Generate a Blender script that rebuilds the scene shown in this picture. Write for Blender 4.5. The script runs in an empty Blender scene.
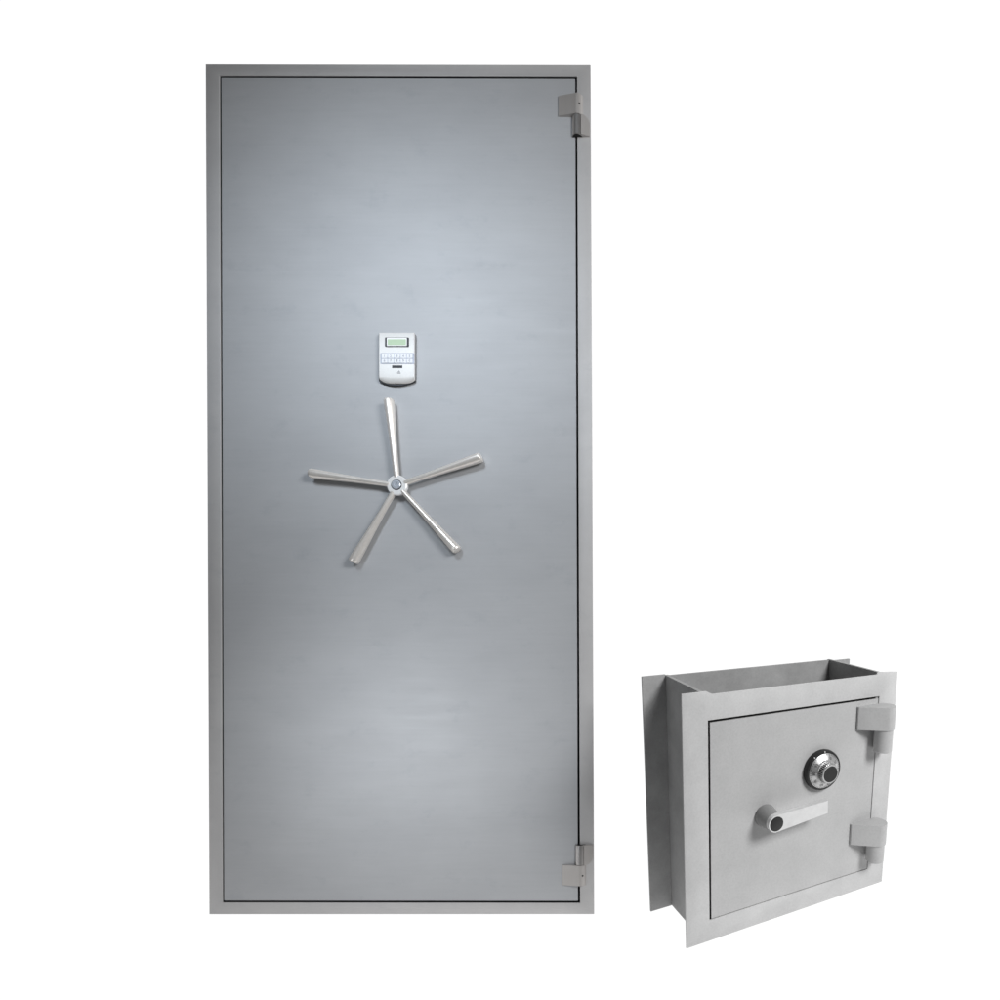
import bpy, bmesh, math
from mathutils import Vector, Matrix

scene = bpy.context.scene
col = scene.collection
PI = math.pi

# ------------------------------------------------------------------ camera
F, PX, PY = 560.0, 740.0, 700.0          # focal length and principal point in a 1000 px frame
TH = math.radians(14.4)                  # the camera looks down by this much
MM = 0.00259                             # metres per photo pixel on the vault door's face
DIST = F * MM
CAM_H = 0.8983

cam_data = bpy.data.cameras.new('camera')
cam_data.sensor_width = 36.0
cam_data.lens = 36.0 * F / 1000.0
cam_data.shift_x = (500 - PX) / 1000.0
cam_data.shift_y = (PY - 500) / 1000.0
cam_data.clip_start = 0.01
cam_data.clip_end = 100
cam = bpy.data.objects.new('camera', cam_data)
cam.location = (0, 0, CAM_H)
cam.rotation_euler = (PI / 2 - TH, 0, 0)
col.objects.link(cam)
scene.camera = cam


# ------------------------------------------------------------------ materials
def new_mat(name):
    m = bpy.data.materials.new(name)
    m.use_nodes = True
    nt = m.node_tree
    return m, nt, nt.nodes['Principled BSDF']


def ramp(nt, src, lo, hi, p0=0.3, p1=0.7):
    r = nt.nodes.new('ShaderNodeValToRGB')
    r.color_ramp.elements[0].position = p0
    r.color_ramp.elements[1].position = p1
    r.color_ramp.elements[0].color = (*lo, 1)
    r.color_ramp.elements[1].color = (*hi, 1)
    nt.links.new(src, r.inputs[0])
    return r.outputs[0]


def noise(nt, scale, stretch=(1, 1, 1), detail=4, rough=0.6):
    tc = nt.nodes.new('ShaderNodeTexCoord')
    mp = nt.nodes.new('ShaderNodeMapping')
    mp.inputs['Scale'].default_value = stretch
    nt.links.new(tc.outputs['Object'], mp.inputs[0])
    n = nt.nodes.new('ShaderNodeTexNoise')
    n.inputs['Scale'].default_value = scale
    n.inputs['Detail'].default_value = detail
    n.inputs['Roughness'].default_value = rough
    nt.links.new(mp.outputs[0], n.inputs['Vector'])
    return n.outputs[0]


def mul(nt, a, b, fac=1.0):
    x = nt.nodes.new('ShaderNodeMix')
    x.data_type = 'RGBA'
    x.blend_type = 'MULTIPLY'
    x.inputs[0].default_value = fac
    nt.links.new(a, x.inputs[6])
    nt.links.new(b, x.inputs[7])
    return x.outputs[2]


def bump(nt, bsdf, src, strength, dist):
    b = nt.nodes.new('ShaderNodeBump')
    b.inputs['Strength'].default_value = strength
    b.inputs['Distance'].default_value = dist
    nt.links.new(src, b.inputs['Height'])
    nt.links.new(b.outputs[0], bsdf.inputs['Normal'])


def plain(name, color, rough=0.5, metal=0.0, var=0.08, scale=60):
    m, nt, b = new_mat(name)
    c = ramp(nt, noise(nt, scale), [k * (1 - var) for k in color], [k * (1 + var) for k in color])
    nt.links.new(c, b.inputs['Base Color'])
    b.inputs['Roughness'].default_value = rough
    b.inputs['Metallic'].default_value = metal
    return m


def brushed_steel(name, base, rough, metal, stretch):
    """silver grey sheet steel: streaks of the finishing belt, clouds of wear, a few smudges"""
    m, nt, b = new_mat(name)
    streak = ramp(nt, noise(nt, 9, stretch, 8, 0.7), [k * 0.97 for k in base], [k * 1.03 for k in base], 0.25, 0.75)
    cloud = ramp(nt, noise(nt, 3.5, (1, 1, 2.0), 6, 0.62), (0.93, 0.93, 0.935), (1.0, 1.0, 1.0), 0.32, 0.62)
    smudge = ramp(nt, noise(nt, 11, (1, 1, 1.6), 8, 0.7), (0.87, 0.88, 0.90), (1, 1, 1), 0.27, 0.44)
    c = mul(nt, mul(nt, streak, cloud), smudge, 0.8)
    nt.links.new(c, b.inputs['Base Color'])
    r = ramp(nt, noise(nt, 6, (stretch[0], 1, stretch[2] * 0.6), 6), (rough - 0.05,) * 3, (rough + 0.05,) * 3)
    nt.links.new(r, b.inputs['Roughness'])
    b.inputs['Metallic'].default_value = metal
    bump(nt, b, noise(nt, 30, stretch, 6, 0.7), 0.008, 0.0002)
    return m


M_door = brushed_steel('silver_door_steel', (0.408, 0.418, 0.433), 0.60, 0.16, (0.6, 1, 14))  # faint blue in the base colour stands for reflected sky
M_frame = brushed_steel('silver_frame_steel', (0.47, 0.465, 0.465), 0.55, 0.12, (3, 1, 3))
M_hinge = brushed_steel('hinge_steel', (0.46, 0.44, 0.425), 0.38, 0.4, (12, 12, 1))
M_knuckle = plain('turned_knuckle_steel', (0.48, 0.465, 0.455), 0.32, 0.85, 0.05, 90)
M_gap = plain('black_gap_shade', (0.012, 0.012, 0.014), 0.8)  # black inside the door gap, painted in for its deep shade
M_satin = plain('satin_chrome', (0.77, 0.755, 0.735), 0.33, 0.4, 0.03, 200)
M_handle = plain('polished_spoke_steel', (0.82, 0.78, 0.735), 0.34, 0.6, 0.04, 150)
M_hub = plain('bright_hub', (0.86, 0.86, 0.86), 0.35, 0.3, 0.03, 150)
M_dark = plain('dark_plastic', (0.03, 0.032, 0.038), 0.45)
M_black = plain('matt_black', (0.012, 0.012, 0.012), 0.5)
M_screen = plain('green_display', (0.42, 0.54, 0.38), 0.35, 0, 0.05, 300)
M_white = plain('white_plastic', (0.82, 0.82, 0.82), 0.4, 0, 0.02)
M_keys = plain('pale_blue_keys', (0.74, 0.755, 0.785), 0.4, 0, 0.03)
M_print = plain('grey_print', (0.22, 0.23, 0.28), 0.5)
M_chrome = plain('dial_chrome', (0.64, 0.64, 0.64), 0.38, 0.88, 0.03, 200)


def grey_paint(name, base, rough=0.55, mott=0.06):
    m, nt, b = new_mat(name)
    c1 = ramp(nt, noise(nt, 9, (1, 1, 1), 7, 0.62), [base * (1 - mott)] * 3, [base * (1 + mott)] * 3, 0.3, 0.7)
    c2 = ramp(nt, noise(nt, 190, (1, 1, 1), 4, 0.7), (0.90,) * 3, (1.0,) * 3, 0.3, 0.6)
    c3 = ramp(nt, noise(nt, 38, (1, 1, 1), 6, 0.72), (0.78,) * 3, (1.0,) * 3, 0.24, 0.34)
    nt.links.new(mul(nt, mul(nt, c1, c2), c3, 0.6), b.inputs['Base Color'])
    b.inputs['Roughness'].default_value = rough
    b.inputs['Specular IOR Level'].default_value = 0.35
    bump(nt, b, noise(nt, 220, (1, 1, 1), 4, 0.6), 0.12, 0.0008)
    return m


M_paint = grey_paint('grey_safe_paint', 0.54, 0.6, 0.10)
M_paint_door = grey_paint('grey_safe_door_paint', 0.47, 0.55, 0.06)
M_primer = grey_paint('grey_primer', 0.34, 0.7, 0.18)
M_block = grey_paint('grey_hinge_paint', 0.46, 0.6, 0.08)

mb, nt, b = new_mat('glowing_backdrop')
b.inputs['Base Color'].default_value = (0.05, 0.05, 0.05, 1)
b.inputs['Roughness'].default_value = 1.0
b.inputs['Specular IOR Level'].default_value = 0.0
b.inputs['Emission Color'].default_value = (1, 1, 1, 1)
b.inputs['Emission Strength'].default_value = 1.02  # glow added to keep the backdrop white and shadowless
M_backdrop = mb


# ------------------------------------------------------------------ mesh helpers
def link(name, bm, mat, parent=None, smooth=False, label=None):
    bmesh.ops.recalc_face_normals(bm, faces=bm.faces)
    me = bpy.data.meshes.new(name)
    bm.to_mesh(me)
    bm.free()
    if isinstance(mat, (list, tuple)):
        for k in mat:
            me.materials.append(k)
    else:
        me.materials.append(mat)
    if smooth:
        me.shade_smooth()
        me.set_sharp_from_angle(angle=math.radians(35))
    o = bpy.data.objects.new(name, me)
    col.objects.link(o)
    if parent:
        o.parent = parent
    if label:
        o['label'] = label
    return o


def empty(name, loc, rot, label, cat):
    o = bpy.data.objects.new(name, None)
    o.empty_display_size = 0.1
    o.location = loc
    o.rotation_euler = rot
    o['label'] = label
    o['category'] = cat
    o['kind'] = 'thing'
    col.objects.link(o)
    return o


def prism(bm, pts, y0, y1, bev=0.0, seg=2, axis='y'):
    """polygon of (a, b) points, extruded from y0 to y1 along an axis"""
    def mk(a, b_, t):
        return (a, t, b_) if axis == 'y' else ((a, b_, t) if axis == 'z' else (t, a, b_))
    n = len(pts)
    A = [bm.verts.new(mk(p[0], p[1], y0)) for p in pts]
    B = [bm.verts.new(mk(p[0], p[1], y1)) for p in pts]
    fs = [bm.faces.new(A), bm.faces.new(list(reversed(B)))]
    for i in range(n):
        fs.append(bm.faces.new((A[i], B[i], B[(i + 1) % n], A[(i + 1) % n])))
    if bev:
        es = {e for f in fs for e in f.edges if e.calc_face_angle(0) > 0.45 or len(e.link_faces) < 2}
        bmesh.ops.recalc_face_normals(bm, faces=fs)
        es = [e for e in es if e.calc_face_angle(0) > 0.45]
        bmesh.ops.bevel(bm, geom=es, offset=bev, segments=seg, profile=0.5, affect='EDGES', clamp_overlap=True)


def ring(bm, outer, inner, y0, y1, bev=0.0):
    """a frame: outer and inner quads (a, b) with material thickness from y0 (front) to y1"""
    V = [[bm.verts.new((p[0], t, p[1])) for p in q] for q, t in ((outer, y0), (inner, y0), (outer, y1), (inner, y1))]
    fs = []
    for i in range(4):
        j = (i + 1) % 4
        fs.append(bm.faces.new((V[0][i], V[0][j], V[1][j], V[1][i])))
        fs.append(bm.faces.new((V[2][i], V[3][i], V[3][j], V[2][j])))
        fs.append(bm.faces.new((V[0][i], V[2][i], V[2][j], V[0][j])))
        fs.append(bm.faces.new((V[1][i], V[1][j], V[3][j], V[3][i])))
    if bev:
        bmesh.ops.recalc_face_normals(bm, faces=fs)
        es = {e for f in fs for e in f.edges if e.calc_face_angle(0) > 0.5}
        bmesh.ops.bevel(bm, geom=list(es), offset=bev, segments=2, profile=0.5, affect='EDGES')


def lathe(bm, prof, n=48, axis='y', c=(0, 0, 0), closed=True, mat_idx=None):
    """profile of (radius, t) turned round an axis through c"""
    rows = []
    for r, t in prof:
        row = []
        for k in range(n):
            a = 2 * PI * k / n
            u, v = r * math.cos(a), r * math.sin(a)
            p = (u, t, v) if axis == 'y' else (u, v, t)
            row.append(bm.verts.new((c[0] + p[0], c[1] + p[1], c[2] + p[2])))
        rows.append(row)
    for i in range(len(rows) - 1):
        for k in range(n):
            f = bm.faces.new((rows[i][k], rows[i][(k + 1) % n], rows[i + 1][(k + 1) % n], rows[i + 1][k]))
    if closed:
        bm.faces.new(rows[0])
        bm.faces.new(list(reversed(rows[-1])))


def text_into(bm, s, size, place, ext=0.0):
    """letters as real flat geometry: place is a matrix taking the text plane to local space"""
    cu = bpy.data.curves.new('t', 'FONT')
    cu.body = s
    cu.size = size
    cu.align_x = 'CENTER'
    cu.align_y = 'CENTER'
    cu.resolution_u = 3
    cu.extrude = ext
    ob = bpy.data.objects.new('t', cu)
    col.objects.link(ob)
    dg = bpy.context.evaluated_depsgraph_get()
    me = bpy.data.meshes.new_from_object(ob.evaluated_get(dg))
    me.transform(place)
    bm.from_mesh(me)
    bpy.data.objects.remove(ob)
    bpy.data.curves.remove(cu)
    bpy.data.meshes.remove(me)


# ------------------------------------------------------------------ the setting: an added white sweep that glows, so no shadows show
def make_sweep():
    bm = bmesh.new()
    x0, x1 = -4.2, 3.0
    prof = [(0.62, 0.0)]
    R, yw = 0.16, 1.915
    for k in range(0, 11):
        a = PI / 2 * k / 10
        prof.append((yw - R + R * math.sin(a), R - R * math.cos(a)))
    prof.append((yw, 3.3))
    a = [bm.verts.new((x0, p[0], p[1])) for p in prof]
    c = [bm.verts.new((x1, p[0], p[1])) for p in prof]
    for i in range(len(prof) - 1):
        bm.faces.new((a[i], a[i + 1], c[i + 1], c[i]))
    o = link('backdrop', bm, M_backdrop, smooth=True)
    o['kind'] = 'structure'
    return o


make_sweep()

# ------------------------------------------------------------------ the vault door
# its local axes: x right, y into the door, z up along its face; origin at the foot of the face
cT, sT = math.cos(TH), math.sin(TH)
V0 = 914.3
vb = (V0 - PY) / F
door_y = DIST * (cT - vb * sT)
U0 = 400.0
door_x = (U0 - PX) * MM
vault = empty('vault_door', (door_x, door_y, 0.0), (-TH, 0, 0),
              'tall silver grey steel vault door with five spoke handle and keypad lock', 'vault door')


def dp(u, v, h=0.0):
    """photo pixel -> (x, z) on the plane h in front of the door's face"""
    k = (DIST - h) / F
    return ((u - PX) * k - door_x, (V0 - PY) * MM - (v - PY) * k)


OUT = [dp(205.6, 64.3), dp(590.4, 65.0), dp(594.0, 914.2), dp(209.3, 914.3)]
INN = [dp(219.2, 75.6), dp(577.0, 76.6), dp(580.0, 903.0), dp(222.2, 902.6)]
LEAF = [dp(221.2, 77.6), dp(574.9, 78.6), dp(577.7, 900.9), dp(224.0, 900.6)]

bm = bmesh.new()
ring(bm, OUT, INN, 0.0, 0.0035, 0.0006)
frame = link('frame', bm, M_frame, vault, True)


def inset(q, d):
    return [(q[0][0] + d, q[0][1] - d), (q[1][0] - d, q[1][1] - d), (q[2][0] - d, q[2][1] + d), (q[3][0] + d, q[3][1] + d)]


bm = bmesh.new()
ring(bm, inset(OUT, 0.024), inset(INN, -0.0003), 0.0037, 0.055)
link('rebate', bm, M_gap, vault)
bm = bmesh.new()
prism(bm, list(reversed(LEAF)), 0.0006, 0.0030, 0.0006)
leaf = link('door_leaf', bm, M_door, vault, True)
bm = bmesh.new()
prism(bm, list(reversed(inset(LEAF, 0.0003))), 0.0032, 0.045)
link('leaf_core', bm, M_gap, leaf)
bm = bmesh.new()
prism(bm, list(reversed(inset(OUT, 0.024))), 0.0555, 0.058)
link('back_plate', bm, M_gap, vault)


# hinges: knuckle on the gap, one leaf wedge on the door, one on the frame
def wedge(bm, xa, xc, r, yc, z0, z1, side):
    """plan outline of a hinge leaf: flat foot at xa, tangent on to a round knuckle at xc"""
    pts = []
    n = 18
    if side < 0:
        pts.append((xa, 0.0002))
        pts.append((xa, -0.0016))
        for k in range(n + 1):
            a = PI * 0.60 - (PI * 0.60) * k / n
            pts.append((xc + r * math.cos(a), yc - r * math.sin(a)))
        pts.append((xc + r, 0.0002 if yc < 0.0002 else yc))
    else:
        for k in range(n + 1):
            a = PI - (PI * 0.6) * k / n
            pts.append((xc + r * math.cos(a), yc - r * math.sin(a)))
        pts.append((xa, -0.0016))
        pts.append((xa, 0.0002))
    prism(bm, pts, z0, z1, 0.0006, 1, 'z')


def vault_hinge(u_tip, u_axis, u_right, v_a, v_b, v_c, up):
    """v_a..v_b the half with the door leaf, v_b..v_c the half with the frame leaf"""
    H = 0.0095
    xt = dp(u_tip, v_a)[0]
    xc, _ = dp(u_axis, v_a, H)
    xr = dp(u_right, v_c)[0]
    za, zb, zc = dp(0, v_a, H)[1], dp(0, v_b, H)[1], dp(0, v_c, H)[1]
    r = 0.0155
    yc = r - H
    bm = bmesh.new()
    wedge(bm, xt, xc, r, yc, min(za, zb) + 0.0004, max(za, zb) - 0.0004, -1)
    h = link('hinge', bm, M_hinge, vault, True)
    bm = bmesh.new()
    lathe(bm, [(r - 0.001, min(zb, zc)), (r, min(zb, zc) + 0.001), (r, max(zb, zc) - 0.001), (r - 0.001, max(zb, zc))],
          40, 'z', (xc, yc, 0))
    link('knuckle', bm, M_knuckle, h, True)
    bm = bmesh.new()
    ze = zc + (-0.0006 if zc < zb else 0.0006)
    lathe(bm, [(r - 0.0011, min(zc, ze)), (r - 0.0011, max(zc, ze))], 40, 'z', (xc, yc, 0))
    link('cap_or_shade_disc', bm, M_black, h)  # black disc added as the shade on the knuckle's outer end
    # frame leaf with a rounded shoulder
    bm = bmesh.new()
    x0 = xc + r * 0.72
    lo, hi = min(zb, zc), max(zb, zc)
    w = xr - x0
    sh = (hi - lo) * 0.45
    pts = []
    if up:
        pts = [(x0, lo), (xr, lo)] + [(x0 + w * math.cos(a), hi - sh + sh * math.sin(a)) for a in [k * PI / 16 for k in range(1, 9)]]
        pts[-1] = (x0, hi)
    else:
        pts = [(x0, hi), (xr, hi)] + [(x0 + w * math.cos(a), lo + sh - sh * math.sin(a)) for a in [k * PI / 16 for k in range(1, 9)]]
        pts[-1] = (x0, lo)
    # slope from the knuckle down to the frame
    A = [bm.verts.new((p[0], -(H * 0.9) + (H * 0.9 - 0.0016) * (p[0] - x0) / w, p[1])) for p in pts]
    B = [bm.verts.new((p[0], -0.0002, p[1])) for p in pts]
    bm.faces.new(A)
    bm.faces.new(list(reversed(B)))
    n = len(pts)
    for i in range(n):
        bm.faces.new((A[i], B[i], B[(i + 1) % n], A[(i + 1) % n]))
    link('frame_leaf', bm, M_hinge, h, True)
    # pin hole
    zp = (za + zb) / 2
    bm = bmesh.new()
    a = math.radians(62)
    lathe(bm, [(0.0022, -0.0005), (0.0022, 0.0005)], 14, 'y')
    o = link('pin_hole', bm, M_black, h)
    o.location = (xc + r * math.cos(a), yc - r * math.sin(a), zp)
    o.rotation_euler = (0, 0, PI / 2 - a)
    return h


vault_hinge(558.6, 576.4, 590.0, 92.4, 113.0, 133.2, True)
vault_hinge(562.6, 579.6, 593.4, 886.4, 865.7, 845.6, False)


# five-spoke handle
HS = 0.0138
hx, hz = dp(397.7, 485.6, HS)
bm = bmesh.new()
lathe(bm, [(0.013, 0.0004), (0.013, -0.0095), (0.024, -0.0095), (0.0256, -0.0105), (0.0256, -0.0172), (0.0240, -0.0187), (0.0125, -0.0189)],
      56, 'y', (hx, 0, hz))
handle = link('spoke_handle', bm, M_hub, vault, True)
bm = bmesh.new()
lathe(bm, [(0.0116, -0.0187), (0.0116, -0.0210), (0.0100, -0.0225), (0.0050, -0.0225), (0.0042, -0.0213)], 6 * 5, 'y', (hx, 0, hz))
link('bolt', bm, plain('zinc_bolt', (0.52, 0.56, 0.62), 0.35, 0.5), handle, True)
bm = bmesh.new()
lathe(bm, [(0.0136, -0.0186), (0.0136, -0.0194)], 40, 'y', (hx, 0, hz))
link('bolt_recess', bm, M_dark, handle)
for (u, v) in ((389.0, 399.3), (481.6, 457.2), (457.6, 550.6), (353.2, 562.2), (310.2, 473.3)):
    tx, tz = dp(u, v, HS)
    d = Vector((tx - hx, 0, tz - hz))
    L = d.length
    d.normalize()
    prof = [(0.0062, 0.020), (0.0066, 0.030), (0.0070, L * 0.35), (0.0088, L * 0.60), (0.0114, L * 0.86), (0.0122, L - 0.008),
            (0.0120, L - 0.004), (0.0104, L - 0.0012), (0.0078, L)]
    bm = bmesh.new()
    lathe(bm, prof, 36, 'z')
    rot = Vector((0, 0, 1)).rotation_difference(d).to_matrix().to_4x4()
    bmesh.ops.transform(bm, matrix=Matrix.Translation((hx, -HS, hz)) @ rot, verts=bm.verts)
    link('spoke', bm, M_handle, handle, True)


# electronic keypad lock
def rect(u0, v0, u1, v1, h):
    a, b_ = dp(u0, v1, h), dp(u1, v0, h)
    return [(a[0], a[1]), (b_[0], a[1]), (b_[0], b_[1]), (a[0], b_[1])]


def rrect(u0, v0, u1, v1, h, r, n=5):
    (x0, z0), (x1, z1) = dp(u0, v1, h), dp(u1, v0, h)
    pts = []
    for cx, cz, a0 in ((x1 - r, z1 - r, 0), (x0 + r, z1 - r, 90), (x0 + r, z0 + r, 180), (x1 - r, z0 + r, 270)):
        for k in range(n + 1):
            a = math.radians(a0 + 90 * k / n)
            pts.append((cx + r * math.cos(a), cz + r * math.sin(a)))
    return pts


HB = 0.0105
# dark base with a bowed foot
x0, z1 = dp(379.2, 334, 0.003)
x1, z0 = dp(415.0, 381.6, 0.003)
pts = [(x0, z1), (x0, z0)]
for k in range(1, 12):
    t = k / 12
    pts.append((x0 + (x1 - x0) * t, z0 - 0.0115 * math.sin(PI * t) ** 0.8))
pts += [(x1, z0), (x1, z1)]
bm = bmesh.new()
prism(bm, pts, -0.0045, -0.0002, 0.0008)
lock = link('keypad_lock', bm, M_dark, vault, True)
# silver cover: side profile turned over at its lower lip, extruded across
(x0, zt), (x1, zl) = dp(379.2, 332.3, HB), dp(414.0, 376.6, HB)
zb_ = dp(0, 384.0, 0.005)[1]
prof = [(-0.0046, zt - 0.001), (-HB + 0.003, zt), (-HB + 0.0008, zt - 0.001), (-HB, zt - 0.003), (-HB, zl)]
for k in range(1, 9):
    t = k / 8
    prof.append((-HB + (HB - 0.0055) * (1 - math.cos(PI / 2 * t)), zl + (zb_ - zl) * math.sin(PI / 2 * t)))
prof.append((-0.0046, zb_))
bm = bmesh.new()
n = len(prof)
ns = 14
rows = []
for i in range(ns + 1):
    t = i / ns
    xx = x0 + (x1 - x0) * t
    row = []
    for (y, z) in prof:
        k = max(0.0, min(1.0, (zl - z) / (zl - zb_)))
        # the lip is bowed: its corners are cut away
        bow = 1 - abs(2 * t - 1) ** 4.0
        zz = z if z >= zl else zl + (z - zl) * (0.42 + 0.58 * bow)
        row.append(bm.verts.new((xx, y, zz)))
    rows.append(row)
for i in range(ns):
    for j in range(n):
        bm.faces.new((rows[i][j], rows[i][(j + 1) % n], rows[i + 1][(j + 1) % n], rows[i + 1][j]))
bm.faces.new(rows[0])
bm.faces.new(list(reversed(rows[-1])))
link('cover', bm, M_satin, lock, True)

bm = bmesh.new()
prism(bm, rrect(385.2, 337.7, 409.0, 346.9, HB, 0.002), -HB - 0.0010, -HB + 0.001)
link('screen_surround', bm, M_dark, lock)
bm = bmesh.new()
prism(bm, rrect(387.2, 338.3, 407.1, 346.3, HB, 0.001), -HB - 0.0018, -HB + 0.001)
link('screen_bezel', bm, M_white, lock)
bm = bmesh.new()
prism(bm, rrect(388.2, 339.7, 406.4, 345.5, HB, 0.0008), -HB - 0.0022, -HB + 0.001)
link('screen', bm, M_screen, lock)
bm = bmesh.new()
prism(bm, rrect(380.5, 353.2, 414.2, 364.0, HB, 0.0012), -HB - 0.0006, -HB + 0.001)
link('key_recess', bm, plain('keypad_grey', (0.42, 0.45, 0.53), 0.5), lock)
bk = bmesh.new()
bt = bmesh.new()
for r_ in range(2):
    for c_ in range(5):
        u0 = 382.0 + c_ * 6.3
        v0 = 354.6 + r_ * 4.65
        prism(bk, rrect(u0, v0, u0 + 5.6, v0 + 4.0, HB, 0.0014), -HB - 0.0016, -HB)
        cx, cz = dp(u0 + 2.8, v0 + 2.0, HB)
        text_into(bt, '1234567890'[r_ * 5 + c_], 0.0085,
                  Matrix.Translation((cx, -HB - 0.0019, cz)) @ Matrix.Rotation(PI / 2, 4, 'X'))
keys = link('keypad', bk, M_keys, lock)
dg_ = link('digits', bt, M_print, lock)
bm = bmesh.new()
prism(bm, rrect(392.2, 365.6, 402.4, 368.0, HB, 0.0006), -HB - 0.0008, -HB + 0.001)
link('slot', bm, M_dark, lock)
bm = bmesh.new()
cx, cz = dp(399.0, 372.0, HB)
for pts in ([(-.005, -.0035), (-.0038, -.0035), (0, .0025), (0, .0042)], [(.005, -.0035), (0, .0042), (0, .0025), (.0038, -.0035)],
            [(-.003, -.0042), (.0035, -.0042), (.0035, -.0032), (-.003, -.0032)], [(-.001, -.002), (.0015, -.002), (.0003, .001)]):
    prism(bm, [(cx + p[0], cz + p[1]) for p in pts], -HB - 0.0004, -HB + 0.0005)
link('emblem', bm, plain('pale_print', (0.25, 0.25, 0.27), 0.6), lock)

# ------------------------------------------------------------------ the wall safe
S = 0.5892
SH, SD, EL, ER, ZB = 1.0208, 0.3517, 0.0738, 0.0949, -0.0370
DL, DR, DT, DB = 0.1086, 0.9010, 0.9033, 0.0968
BL, BR = -0.0253, 1.0183
safe = empty('wall_safe', (-0.1227, 1.1043, 0.02475), (-math.radians(0.05), math.radians(0.43), math.atan2(0.47733, 0.87869)),
             'squat light grey wall safe with open topped steel box and dial lock', 'safe')


def Q(pts):
    return [(p[0] * S, p[1] * S) for p in pts]


# front flange: one plate, its top rail a little lower than the two ears
TP = 0.007
WT = 0.014
gx = 0.0062
bm = bmesh.new()
RL = SH - 0.013
outer = [(0, 0), (1, 0), (1, SH - 0.010), (1 - ER - WT - 0.004, SH - 0.002), (1 - ER - WT - 0.007, RL), (EL + 0.045, RL), (EL + 0.020, SH), (0, SH)]
inner = [(DL - 0.0085, DB - 0.0045), (DR + 0.0045, DB - 0.0045), (DR + 0.0045, DT + 0.0095), (DL - 0.0085, DT + 0.0095)]
parts = [[(0, 0), (1, 0), inner[1], inner[0]], [(1, 0), (1, SH - 0.010), (1 - ER - WT - 0.004, SH - 0.002), (1 - ER - WT - 0.007, RL), inner[2], inner[1]],
         [inner[3], inner[2], (1 - ER - WT - 0.007, RL), (EL + 0.045, RL)], [(0, 0), inner[0], inner[3], (EL + 0.045, RL), (EL + 0.020, SH), (0, SH)]]
vf, vb2 = {}, {}
def vv(d, p, y):
    k = (round(p[0], 5), round(p[1], 5))
    if k not in d:
        d[k] = bm.verts.new((p[0] * S, y * S, p[1] * S))
    return d[k]
for poly in parts:
    bm.faces.new([vv(vf, p, 0) for p in poly])
    bm.faces.new([vv(vb2, p, TP) for p in reversed(poly)])
for loop in (outer, inner):
    for i in range(len(loop)):
        a, b_ = loop[i], loop[(i + 1) % len(loop)]
        bm.faces.new((vv(vf, a, 0), vv(vf, b_, 0), vv(vb2, b_, TP), vv(vb2, a, TP)))
bmesh.ops.recalc_face_normals(bm, faces=bm.faces)
es = [e for e in bm.edges if e.calc_face_angle(0) > 0.5]
bmesh.ops.bevel(bm, geom=es, offset=0.0007, segments=2, profile=0.5, affect='EDGES')
link('front_flange', bm, M_paint, safe, True)

# box: four walls and a floor, open at the top
WT = 0.014
def wall(bm, corners, thick_dir):
    """corners: four (x, y, z); thick_dir: offset vector"""
    A = [bm.verts.new(Vector(p) * S) for p in corners]
    B = [bm.verts.new((Vector(p) + Vector(thick_dir)) * S) for p in corners]
    bm.faces.new(A)
    bm.faces.new(list(reversed(B)))
    for i in range(4):
        bm.faces.new((A[i], B[i], B[(i + 1) % 4], A[(i + 1) % 4]))
bm = bmesh.new()
y0 = TP + 0.0005
zf = 0.004
bt_ = SH - 0.003
wall(bm, [(EL, y0, zf), (EL, SD, ZB), (EL, SD, bt_), (EL, y0, bt_)], (WT, 0, 0))
wall(bm, [(1 - ER, y0, zf), (1 - ER, SD, ZB), (1 - ER, SD, bt_), (1 - ER, y0, bt_)], (-WT, 0, 0))
wall(bm, [(EL + WT + .0005, SD - WT, ZB), (1 - ER - WT - .0005, SD - WT, ZB), (1 - ER - WT - .0005, SD - WT, bt_ - .002), (EL + WT + .0005, SD - WT, bt_ - .002)], (0, WT - .0005, 0))
wall(bm, [(EL + WT + .0005, y0, zf), (1 - ER - WT - .0005, y0, zf), (1 - ER - WT - .0005, SD - WT - .0005, ZB + .001), (EL + WT + .0005, SD - WT - .0005, ZB + .001)], (0, 0, WT))
body = link('box', bm, M_primer, safe)
# back flange: two upright ears welded to the back of the box
for xa, xb in ((BL, EL - 0.0006), (1 - ER + 0.0006, BR)):
    bm = bmesh.new()
    prism(bm, Q([(xa, ZB), (xb, ZB), (xb, SH - (0.01 if xa > 0.5 else 0)), (xa, SH - (0.01 if xa > 0.5 else 0))]), (SD - 0.010) * S, SD * S, 0.0006, 1)
    link('back_flange', bm, M_primer, safe, True)
# inner back of the door, so the gap does not show through
bm = bmesh.new()
prism(bm, Q([(DL - 0.03, DB - 0.03), (DR + 0.03, DB - 0.03), (DR + 0.03, DT + 0.03), (DL - 0.03, DT + 0.03)]), (TP + 0.022) * S, (TP + 0.030) * S)
link('door_stop', bm, M_black, safe)
bm = bmesh.new()
prism(bm, Q([(DL, DB), (DR, DB), (DR, DT), (DL, DT)]), 0.001 * S, 0.006 * S, 0.0006)
sdoor = link('door', bm, M_paint_door, safe, True)
bm = bmesh.new()
prism(bm, Q([(DL + .0006, DB + .0006), (DR - .0006, DB + .0006), (DR - .0006, DT - .0006), (DL + .0006, DT - .0006)]), 0.0064 * S, (TP + 0.02) * S)
link('door_core', bm, M_black, sdoor)  # core coloured black for the shade in the gap round the door


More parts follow.
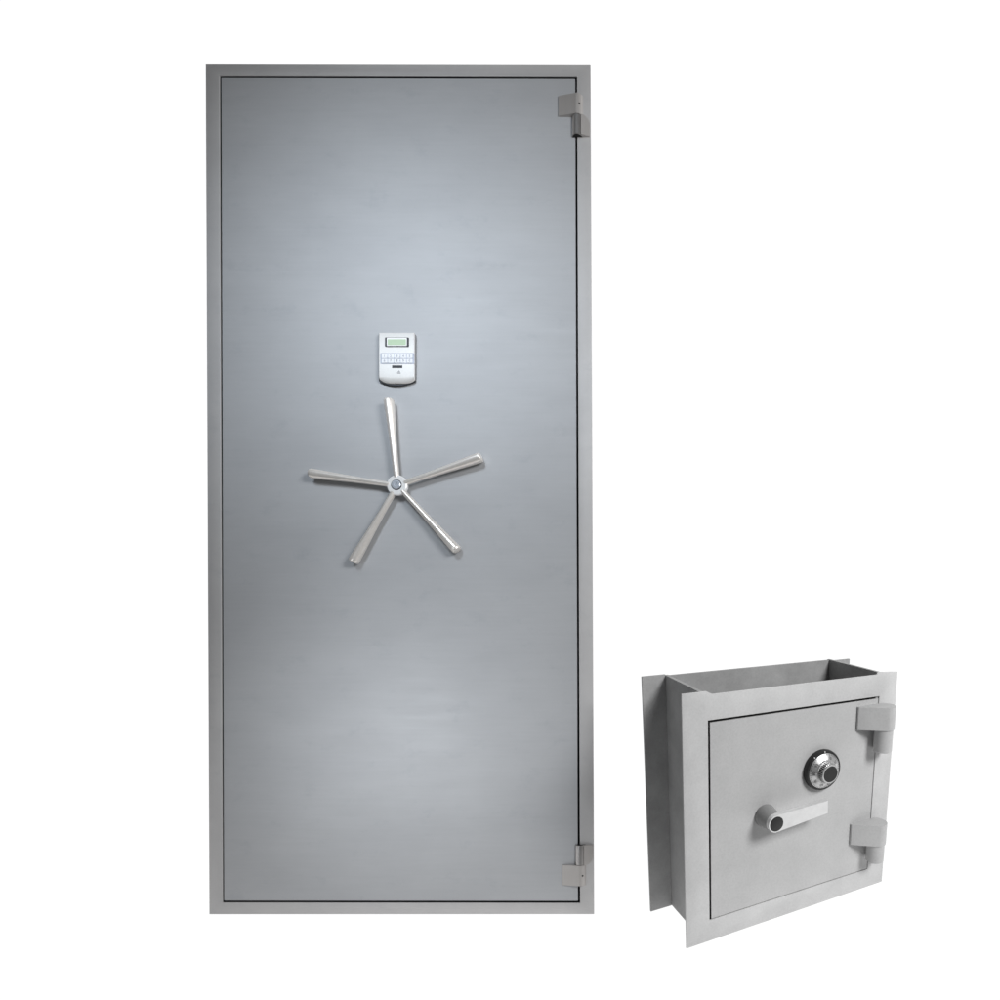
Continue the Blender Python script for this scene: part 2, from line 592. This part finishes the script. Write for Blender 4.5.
def safe_hinge(zlo, zmid, zhi):
    xc, yc, r = 0.904, -0.0415, 0.0445
    # block: rounded at the knuckle, tapering to a thin edge on the door
    pts = [(0.789, 0.0008), (0.786, -0.004), (0.788, -0.010)]
    for k in range(21):
        a = math.radians(112 - 202 * k / 20)
        pts.append((xc + r * math.cos(a), yc - r * math.sin(a)))
    pts.append((xc + 0.01, -0.0006))
    pts.append((xc - 0.004, 0.0004))
    bm = bmesh.new()
    prism(bm, Q(pts), zmid * S, zhi * S, 0.0012, 2, 'z')
    h = link('hinge', bm, M_block, safe, True)
    bm = bmesh.new()
    rr = 0.040
    lathe(bm, [((rr - .004) * S, zlo * S), (rr * S, (zlo + .003) * S), (rr * S, (zmid - .0006) * S)], 40, 'z', (xc * S, yc * S, 0))
    link('knuckle', bm, M_block, h, True)
    # web that welds the lower knuckle to the flange
    bm = bmesh.new()
    prism(bm, Q([(xc - 0.012, -0.0005), (xc + 0.030, -0.0005), (xc + 0.030, yc + 0.01), (xc - 0.012, yc + 0.01)]), (zlo + .003) * S, (zmid - .001) * S, 0, 1, 'z')
    link('weld_web', bm, M_block, h)


safe_hinge(0.681, 0.782, 0.881)
safe_hinge(0.161, 0.250, 0.3475)

# lever handle
cx, cz, hh = 0.346, 0.489, 0.088
bm = bmesh.new()
lathe(bm, [(0.046 * S, -0.0012 * S), (0.0465 * S, -0.004 * S), (0.0405 * S, -0.045 * S), (0.0350 * S, (-hh + .0185) * S)], 44, 'y', (cx * S, 0, cz * S))
hd = link('lever_handle', bm, grey_paint('dark_boss_grey', 0.27, 0.45, 0.1), safe, True)  # boss in a darker grey than the door and lever
bm = bmesh.new()
ex, ez = cx + 0.242, cz + 0.0180
pts = []
for k in range(25):
    a = math.radians(94 + 172 * k / 24)
    pts.append((cx + 0.0352 * math.cos(a), cz + 0.0352 * math.sin(a)))
pts += [(ex + 0.002, ez - 0.0265), (ex, ez + 0.0275)]
prism(bm, Q(pts), -hh * S, (-hh + 0.021) * S, 0.0009, 2)
link('lever', bm, plain('lever_paint', (0.66, 0.66, 0.66), 0.4, 0.0, 0.07, 40), hd, True)
bm = bmesh.new()
lathe(bm, [(0.0300 * S, (-hh + .001) * S), (0.0300 * S, (-hh - .0010) * S), (0.0285 * S, (-hh - .0016) * S)], 40, 'y', (cx * S, 0, cz * S))
link('cap_or_shade_disc', bm, M_black, hd, True)

# combination dial
cx, cz = 0.6115, 0.6365
bm = bmesh.new()
lathe(bm, [(0.0860 * S, -0.0006 * S), (0.0870 * S, -0.005 * S), (0.0860 * S, -0.018 * S), (0.0830 * S, -0.0235 * S), (0.076 * S, -0.024 * S)], 64, 'y', (cx * S, 0, cz * S))
dial = link('combination_dial', bm, M_black, safe, True)
for deg in (90, 128):
    bm = bmesh.new()
    a = math.radians(deg)
    m = Matrix.Translation((cx * S, 0, cz * S)) @ Matrix.Rotation(-a, 4, 'Y')
    v = [bm.verts.new(m @ Vector((r_ * S, y * S, w * S))) for r_, y, w in ((0.079, -.0250, -.0018), (0.0842, -.0240, -.0018), (0.0842, -.0240, .0018), (0.079, -.0250, .0018))]
    w_ = [bm.verts.new(m @ Vector((r_ * S, y * S, w * S))) for r_, y, w in ((0.079, -.0225, -.0018), (0.0842, -.0215, -.0018), (0.0842, -.0215, .0018), (0.079, -.0225, .0018))]
    bm.faces.new(v)
    bm.faces.new(list(reversed(w_)))
    for i in range(4):
        bm.faces.new((v[i], w_[i], w_[(i + 1) % 4], v[(i + 1) % 4]))
    link('index_mark', bm, M_white, dial)
# chrome dial plate: a shallow cone with ticks and numerals
r0, t0, r1, t1 = 0.0745, -0.0260, 0.0525, -0.0375
bm = bmesh.new()
lathe(bm, [(0.0742 * S, -0.0242 * S), (0.0752 * S, -0.0250 * S), (r0 * S, t0 * S), (r1 * S, t1 * S), (0.0505 * S, -0.0415 * S), (0.0485 * S, -0.0415 * S), (0.047 * S, -0.0395 * S), (0.045 * S, -0.0395 * S)],
      72, 'y', (cx * S, 0, cz * S))
plate = link('dial_plate', bm, M_chrome, dial, True)
bm = bmesh.new()
slope = math.atan2(t0 - t1, r0 - r1)
base = Matrix.Translation((cx * S, 0, cz * S))
for k in range(50):
    a = 2 * PI * k / 50
    L = 0.010 if k % 5 == 0 else 0.0055
    m = base @ Matrix.Rotation(-a, 4, 'Y')
    q = []
    for r_, w in ((0.0738, -.0007), (0.0738 - L, -.0007), (0.0738 - L, .0007), (0.0738, .0007)):
        y = t0 + (r0 - r_) / (r0 - r1) * (t1 - t0) - 0.0006
        q.append(bm.verts.new(m @ Vector((r_ * S, y * S, w * S))))
    bm.faces.new(q)
for k in range(10):
    a = PI / 2 - 2 * PI * k / 10 + 0.31
    rm = 0.0580
    y = t0 + (r0 - rm) / (r0 - r1) * (t1 - t0) - 0.0010
    m = base @ Matrix.Rotation(-(a - PI / 2), 4, 'Y') @ Matrix.Translation((0, y * S, rm * S)) @ Matrix.Rotation(PI / 2 - slope, 4, 'X')
    text_into(bm, str(k * 10), 0.0165 * S, m)
link('numerals', bm, M_black, dial)
# knurled knob
bm = bmesh.new()
rows = []
NT = 32
for (rb, rt, t) in ((0.0445, 0.0445, -0.0393), (0.0440, 0.0440, -0.0415), (0.0440, 0.0350, -0.0430), (0.0425, 0.0350, -0.0600), (0.0395, 0.0395, -0.0625),
                    (0.0395, 0.0395, -0.0655), (0.0380, 0.0380, -0.0675), (0.0345, 0.0345, -0.0675), (0.0340, 0.0340, -0.0650)):
    row = []
    for k in range(NT * 4):
        r_ = rb if (k // 2) % 2 == 0 else rt
        a = 2 * PI * k / (NT * 4)
        row.append(bm.verts.new(((cx + r_ * math.cos(a)) * S, t * S, (cz + r_ * math.sin(a)) * S)))
    rows.append(row)
for i in range(len(rows) - 1):
    for k in range(NT * 4):
        bm.faces.new((rows[i][k], rows[i][(k + 1) % (NT * 4)], rows[i + 1][(k + 1) % (NT * 4)], rows[i + 1][k]))
bm.faces.new(list(reversed(rows[-1])))
knob = link('knob', bm, M_chrome, dial, True)
bm = bmesh.new()
lathe(bm, [(0.0398 * S, -0.0425 * S), (0.0390 * S, -0.0612 * S)], 48, 'y', (cx * S, 0, cz * S))
link('knurl_groove', bm, M_black, dial, True)
bm = bmesh.new()
lathe(bm, [(0.0342 * S, -0.0648 * S), (0.0342 * S, -0.0668 * S), (0.0325 * S, -0.0680 * S)], 44, 'y', (cx * S, 0, cz * S))
link('knob_cap', bm, M_black, dial, True)

# ------------------------------------------------------------------ light
world = bpy.data.worlds.new('World')
scene.world = world
world.use_nodes = True
bg = world.node_tree.nodes['Background']
bg.inputs[0].default_value = (0.96, 0.98, 1.0, 1)
bg.inputs[1].default_value = 0.07


def door_point(u, v, h=0.0):
    x, z = dp(u, v, h)
    return Vector((door_x + x, door_y + z * sT - h * cT, z * cT + h * sT))


def aim(o, target):
    o.rotation_euler = (Vector(target) - o.location).to_track_quat('-Z', 'Y').to_euler()


def area(name, loc, target, size, power, color=(1, 1, 1), spread=180, size_y=None):
    l = bpy.data.lights.new(name, 'AREA')
    l.energy = power
    l.color = color
    l.size = size
    if size_y:
        l.shape = 'RECTANGLE'
        l.size_y = size_y
    l.spread = math.radians(spread)
    o = bpy.data.objects.new(name, l)
    o.location = loc
    aim(o, target)
    col.objects.link(o)
    return o


def spot(name, loc, target, power, cone, radius, color=(1, 1, 1), blend=1.0):
    l = bpy.data.lights.new(name, 'SPOT')
    l.energy = power
    l.color = color
    l.spot_size = math.radians(cone)
    l.spot_blend = blend
    l.shadow_soft_size = radius
    o = bpy.data.objects.new(name, l)
    o.location = loc
    aim(o, target)
    col.objects.link(o)
    return o


area('softbox_lamp', (1.95, -0.30, 2.25), (0.2, 1.25, 0.35), 0.9, 92)
spot('overhead_lamp', (-0.85, 0.0, 2.95), door_point(395, 332), 208, 36, 0.40, (0.84, 0.92, 1.0))
spot('upper_spot_lamp', (-1.43, 0.93, 2.31), door_point(420, 350), 7, 38, 0.35, (0.76, 0.87, 1.0))
spot('lower_spot_lamp', (-1.52, 0.19, 0.63), door_point(418, 735), 67, 34, 0.35, (0.92, 0.96, 1.0))

# ------------------------------------------------------------------ render settings
scene.render.engine = 'CYCLES'
scene.view_settings.view_transform = 'Standard'
scene.view_settings.look = 'None'
scene.view_settings.exposure = 0
scene.view_settings.gamma = 1
scene.view_settings.use_curve_mapping = False
scene.cycles.use_denoising = True
